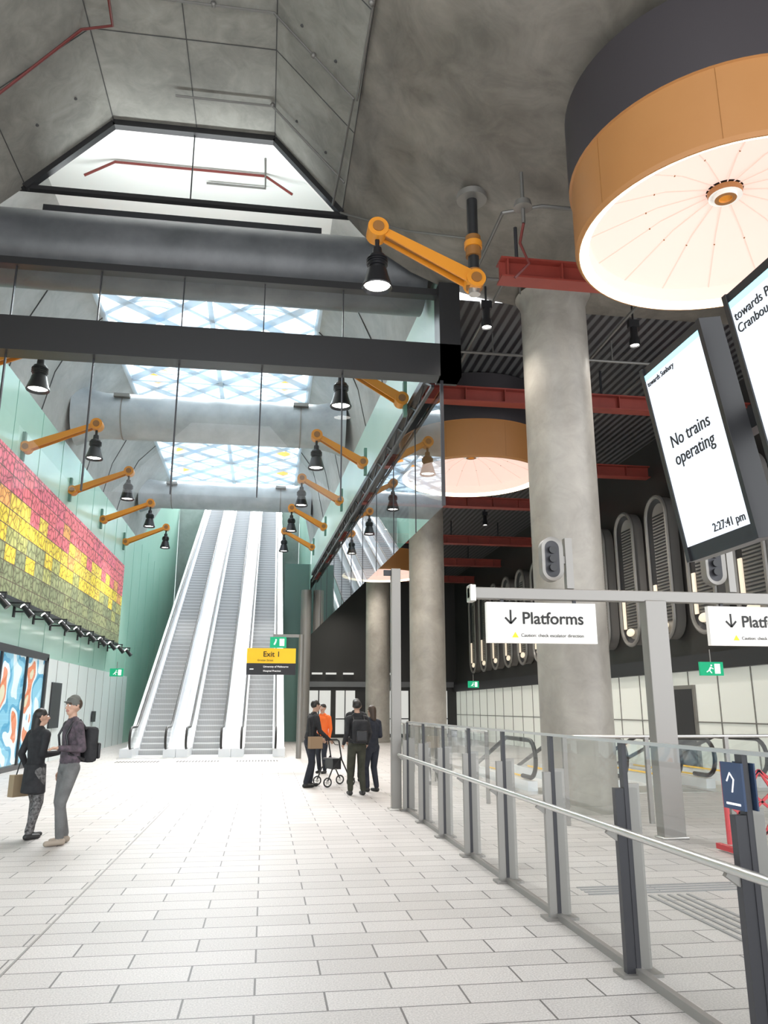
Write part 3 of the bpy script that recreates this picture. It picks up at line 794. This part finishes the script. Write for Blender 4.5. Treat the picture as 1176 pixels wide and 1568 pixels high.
def person(name,loc,heading,Ht,cols,hands,feet,lean=0,hair='short',coat=False,hat=None,headturn=0,voxel=.0095):
    k=Ht/1.75; P=[]
    def ad(p0,p1,r0,r1,lab,flat=1.0): P.append((np.array(p0,float),np.array(p1,float),r0,r1,flat,lab))
    def ln(p):
        x,y,z=p; dz=z-.95; return (x,y+dz*math.sin(lean),.95+dz*math.cos(lean))
    ad((0,0,.90),ln((0,0,1.08)),.158,.14,'top' if coat else 'bot',.72)
    ad(ln((0,0,1.04)),ln((0,0,1.36)),.15,.175,'top',.66)
    if not coat: ad((0,0,.97),ln((0,0,1.1)),.163,.15,'coat',.74)
    ad(ln((-.15,0,1.42)),ln((.15,0,1.42)),.068,.068,'top')
    if coat:
        ad((0,0,1.0),(0,0,.62),.16,.185,'coat',.85)
    nk=ln((0,0,1.43)); nh=ln((0,.02,1.56)); ad(nk,nh,.058,.052,'skin')
    ad(ln((-.05,0,1.47)),ln((.05,0,1.47)),.06,.06,'top')
    ct,st=math.cos(headturn),math.sin(headturn); hc=np.array(ln((0,.02,1.655)))
    def hd(p): return hc+np.array([p[0]*ct-p[1]*st,p[0]*st+p[1]*ct,p[2]])
    ad(hd((0,.0,.0)),hd((0,-.008,.02)),.078,.078,'skin',1.18)
    ad(hd((0,.03,-.06)),hd((0,.045,-.075)),.052,.042,'skin')
    ad(hd((0,.092,.015)),hd((0,.108,-.022)),.010,.015,'skin')
    ad(hd((-.022,.09,-.055)),hd((.022,.09,-.055)),.009,.009,'lip')
    for s in(-1,1):
        ad(hd((s*.078,-.005,.012)),hd((s*.08,0,-.02)),.016,.011,'skin')
        ad(hd((s*.03,.078,.03)),hd((s*.045,.072,.03)),.012,.010,'hair')
    ad(hd((0,-.02,.03)),hd((0,-.025,.035)),.088,.088,'hair',1.12)
    if hair=='long':
        ad(hd((0,-.055,.01)),hd((0,-.075,-.17)),.082,.065,'hair',.8)
    if hat:
        ad(hd((0,-.005,.06)),hd((0,-.012,.07)),.093,.08,'hat'); ad(hd((-.05,.1,.055)),hd((.05,.1,.055)),.022,.022,'hat',.4)
    for s,(hx,hy,hz) in zip((-1,1),hands):
        sh=np.array(ln((s*.185,0,1.41))); w=np.array((hx,hy,hz)); mid=(sh+w)/2
        d=w-sh; L=np.linalg.norm(d); l=.28; 
        q=math.sqrt(max(.0004,l*l-(min(L,.55)/2)**2)); per=np.cross(d/L,np.array([1.,0,0])); 
        if per[1]>0: per=-per
        per=per/max(np.linalg.norm(per),1e-6)
        if abs(d[2]/L)<.3 : per=np.array([s*.3,0,-1.])/1.05
        if L>.55: w=sh+d/L*.55; mid=(sh+w)/2
        el=mid+per*q+np.array([s*.02,0,0])
        ad(sh,el,.060,.050,'top'); ad(el,w,.050,.036,'top')
        hdv=(w-el)/np.linalg.norm(w-el); side=np.array([1.,0,0]); side=side-hdv*np.dot(side,hdv); side/=np.linalg.norm(side); nn=np.cross(hdv,side)
        if np.dot(nn,np.array([0,1.,0]))<0: nn=-nn
        fw=nn if abs(hdv[2])>.5 else side
        pe=w+hdv*.075; ad(w,pe,.024,.030,'skin',.7)
        pal=np.array([-s*1.,0,0]) if abs(hdv[2])>.5 else np.array([0,0,-1.])
        for i,fl in enumerate((.036,.042,.039,.030)):
            o=pe+fw*(.027-.018*i)*1.05; a1=o+hdv*fl*1.0+pal*.006; a2=a1+hdv*fl*.55+pal*.024
            ad(o-hdv*.01,a1,.0095,.0088,'skin'); ad(a1,a2,.0088,.0078,'skin')
        tb=w+hdv*.03+fw*.022; t1=tb+fw*.022+hdv*.028+pal*.008; ad(tb,t1,.012,.010,'skin'); ad(t1,t1+hdv*.026+pal*.012,.010,.0085,'skin')
    for s,(fx,fy,fz) in zip((-1,1),feet):
        hp=np.array((s*.09,0,.90)); an=np.array((fx,fy,.085+fz)); mid=(hp+an)/2; d=an-hp; L=np.linalg.norm(d); l=.415
        q=math.sqrt(max(.0001,l*l-(min(L,.82)/2)**2)); kn=mid+np.array([0,q,0])
        ad(hp,kn,.098,.070,'bot'); ad(kn,an+np.array([0,0,.03]),.070,.055,'bot')
        ad(an+np.array([0,0,.02]),an,.042,.045,'shoe'); ad(an+np.array([0,-.035,-.043]),an+np.array([0,.16,-.05]),.042,.034,'shoe')
    b=MB()
    for (p0,p1,r0,r1,fl,lab) in P:
        vs,fs=capm(p0,p1,r0,r1,fl,.12 if lab=='coat' else 1.0); b.add(vs,fs,blk)
    tmp=b.build('tmp_body',merge=True,smooth=False)
    md=tmp.modifiers.new('r','REMESH'); md.mode='VOXEL'; md.voxel_size=voxel
    sm=tmp.modifiers.new('s','SMOOTH'); sm.iterations=3; sm.factor=.5
    dg=bpy.context.evaluated_depsgraph_get(); me=bpy.data.meshes.new_from_object(tmp.evaluated_get(dg))
    bpy.data.objects.remove(tmp)
    me.name=name; me.materials.clear()
    labs=['top','bot','skin','hair','shoe','lip','hat']
    for l in labs: me.materials.append(cols.get(l,cols['top']))
    n=len(me.polygons); C=np.empty(n*3); me.polygons.foreach_get('center',C); C=C.reshape(-1,3)
    best=np.full(n,1e9); idx=np.zeros(n,int)
    for (p0,p1,r0,r1,fl,lab) in P:
        d=p1-p0; L2=np.dot(d,d); tr=((C-p0)@d)/max(L2,1e-9); t=np.clip(tr,0,1)
        v=C-(p0+t[:,None]*d); 
        if lab=='coat': v=v+ (tr-t)[:,None]*d*4; lab='top'
        if fl!=1.0 : v=v.copy(); v[:,1]/=fl
        ds=np.linalg.norm(v,axis=1)-(r0+(r1-r0)*t)
        m_=ds<best; best[m_]=ds[m_]; idx[m_]=labs.index(lab)
    me.polygons.foreach_set('material_index',idx.tolist()); me.polygons.foreach_set('use_smooth',[True]*n)
    o=bpy.data.objects.new(name,me); S.collection.objects.link(o)
    o.matrix_world=Matrix.Translation(loc)@Matrix.Rotation(heading,4,'Z')@Matrix.Scale(k,4)
    b=MB()
    for s in(-1,1):
        p=hd((s*.03,.083,.01)); b.ell(p,(.014,.008,.009),txtw,10,6); q=hd((s*.03,.0885,.01)); b.ell(q,(.006,.004,.006),blk,8,5)
    b.build('eyes',parent=o)
    return o
def backpack(o,m,m2,lean=0,z=1.2):
    b=MB(); b.box(-.15,.15,-.30,-.13,z-.24,z+.2,m); bo=b.build('backpack',parent=o,bevel=.05)
    b=MB(); b.box(-.11,.11,-.35,-.30,z-.2,z+.0,m2); b.build('backpack_pocket',parent=o,bevel=.02)
    b=MB()
    for s in(-1,1): b.tube([(s*.11,-.13,z+.17),(s*.11,-.04,z+.285),(s*.115,.05,z+.26),(s*.12,.125,z+.1),(s*.14,.08,z-.12),(s*.13,-.13,z-.2)],.016,m2,8)
    b.build('backpack_straps',parent=o)
skin=mat('skin',(.46,.28,.20),.55); skin2=mat('skin_tan',(.36,.21,.14),.55); hairb=mat('hair_black',(.012,.010,.008),.5); hairbr=mat('hair_brown',(.05,.03,.018),.5)
lip=mat('lips',(.36,.15,.12),.5)
cblk=noisy('cloth_black',(.010,.010,.012),(.024,.024,.027),8,.85,.2); cgrey=noisy('cloth_grey_trousers',(.10,.10,.10),(.15,.15,.15),6,.85,.2)
cplaid=noisy('cloth_plaid_shirt',(.035,.03,.036),(.11,.08,.10),14,.85,.2); legpat=noisy('cloth_patterned_leggings',(.01,.01,.01),(.20,.19,.19),28,.8,0)
cnavy=noisy('cloth_navy',(.012,.015,.024),(.025,.028,.04),8,.85,.2); colive=noisy('cloth_olive',(.022,.024,.015),(.045,.045,.03),8,.85,.2); shoeb=mat('shoe_black',(.02,.02,.02),.5); shoew=mat('shoe_beige',(.30,.25,.20),.6)
corange=mat('hi_vis_orange',(.85,.15,.02),.7); capm_=mat('cap_grey',(.11,.11,.10),.8)
R=math.radians
o=person('walking_man',(-2.38,10.7,0),R(125),1.72,dict(top=cplaid,bot=cgrey,skin=skin,hair=hairbr,shoe=shoew,lip=lip,hat=capm_),
       [(-.18,.22,1.15),(.22,.02,.86)],[(-.09,.08,0),(.09,-.05,0)],hat=True,headturn=.3)
backpack(o,cblk,blk)
o=person('walking_woman',(-2.9,11.15,0),R(-40),1.58,dict(top=cblk,bot=legpat,skin=skin,hair=hairb,shoe=shoeb,lip=lip),
       [(-.23,.05,.9),(.16,.24,1.15)],[(-.08,.08,0),(.08,-.06,0)],hair='long',coat=True,headturn=-.5)
b=MB(); b.box(-.36,-.24,-.15,.18,.55,.85,mat('tote_tan',(.28,.21,.13),.8)); b.tube([(-.30,-.08,.85),(-.28,-.02,1.15),(-.2,0,1.47),(-.28,.06,1.15),(-.30,.1,.85)],.01,blk,6); b.build('tote_bag',parent=o,bevel=.02)
o=person('man_with_rollator',(.98,17.4,0),R(-70),1.76,dict(top=cblk,bot=cnavy,skin=skin,hair=hairb,shoe=shoeb,lip=lip),
       [(-.22,.34,.96),(.22,.34,.96)],[(-.1,.06,0),(.1,-.12,0)],lean=.14)
b=MB(); b.box(.16,.30,-.12,.16,.78,1.02,mat('bag_tan',(.3,.2,.12),.8)); b.tube([(.22,-.1,1.0),(.1,-.06,1.3),(-.1,.0,1.5),(-.1,.12,1.35),(.22,.14,1.0)],.012,blk,6); b.build('shoulder_bag',parent=o,bevel=.03)
rl=MB()
for s in(-1,1):
    x=s*.27
    rl.tube([(x,-.12,.96),(x,.0,.96),(x,.05,.93),(x,.12,.55),(x,.34,.12)],.016,blk,8); rl.tube([(x,.1,.6),(x,-.1,.35),(x,-.2,.12)],.016,blk,8)
    rl.cyl((x,-.14,.96),(x,-.0,.96),.02,blkrub,n=10)
    rl.tube([(x,-.1,.93),(x,-.04,.86),(x,.04,.85)],.008,blk,6)
    for y in(.34,-.2):
        rl.tube([(x,y+.085*math.cos(t*math.pi/9),.1+.085*math.sin(t*math.pi/9)) for t in range(18)],.016,blkrub,6,True); rl.cyl((x-.02,y,.1),(x+.02,y,.1),.03,steel,n=10)
        for q in range(3): a=q*math.pi/3; rl.beam((x,y-.08*math.cos(a),.1-.08*math.sin(a)),(x,y+.08*math.cos(a),.1+.08*math.sin(a)),.01,.012,steel)
rl.box(-.25,.25,-.08,.14,.53,.57,blk); rl.box(-.2,.2,-.05,.14,.35,.53,blk); rl.cyl((-.27,.12,.55),(.27,.12,.55),.012,steel2,n=8); rl.cyl((-.27,.0,.36),(.27,.0,.36),.01,steel2,n=8)
ro=rl.build('rollator_walker'); ro.matrix_world=Matrix.Translation((.98+.50*math.sin(R(70)),17.4+.50*math.cos(R(70)),0))@Matrix.Rotation(R(-70),4,'Z')
o=person('standing_man',(1.79,15.7,0),R(10),1.74,dict(top=cblk,bot=colive,skin=skin,hair=hairb,shoe=shoeb,lip=lip),
       [(-.24,.10,.95),(.24,.10,.95)],[(-.12,.02,0),(.12,-.03,0)],headturn=-.3); backpack(o,cblk,blk)
o=person('standing_woman',(2.16,16.3,0),R(30),1.64,dict(top=cnavy,bot=cnavy,skin=skin2,hair=hairbr,shoe=shoeb,lip=lip),
       [(-.22,.06,.86),(.15,.22,1.1)],[(-.09,.04,0),(.09,-.05,0)],hair='long')
o=person('standing_person',(2.1,18.6,0),R(-20),1.80,dict(top=cblk,bot=cblk,skin=skin,hair=hairb,shoe=shoeb,lip=lip),
       [(-.22,.06,.86),(.22,.06,.86)],[(-.1,.04,0),(.1,-.05,0)])
o=person('station_worker',(1.5,21.0,0),R(150),1.7,dict(top=corange,bot=cnavy,skin=skin,hair=hairb,shoe=shoeb,lip=lip),
       [(-.22,.06,.86),(.22,.06,.86)],[(-.1,.04,0),(.1,-.05,0)])

# ---------------------------------------------------------------- light
w=bpy.data.worlds.new('world'); S.world=w; w.use_nodes=True
nt=w.node_tree; bg=nt.nodes['Background']; bg.inputs[0].default_value=(.94,.97,1,1); bg.inputs[1].default_value=2.7
l=bpy.data.lights.new('sun','SUN'); l.energy=20; l.angle=R(50); l.color=(1,.985,.96)
o=bpy.data.objects.new('sun',l); S.collection.objects.link(o); o.location=(0,60,60)
o.rotation_euler=Vector((-.02,-.66,-.75)).to_track_quat('-Z','Y').to_euler()

# ---------------------------------------------------------------- camera
c=bpy.data.cameras.new('camera'); c.sensor_fit='VERTICAL'; c.sensor_height=24; c.lens=24*1200/1568; c.clip_start=.05; c.clip_end=300
o=bpy.data.objects.new('camera',c); S.collection.objects.link(o); o.location=(0,0,1.6)
o.rotation_euler=(R(90+14.08),0,R(-8.4)); S.camera=o
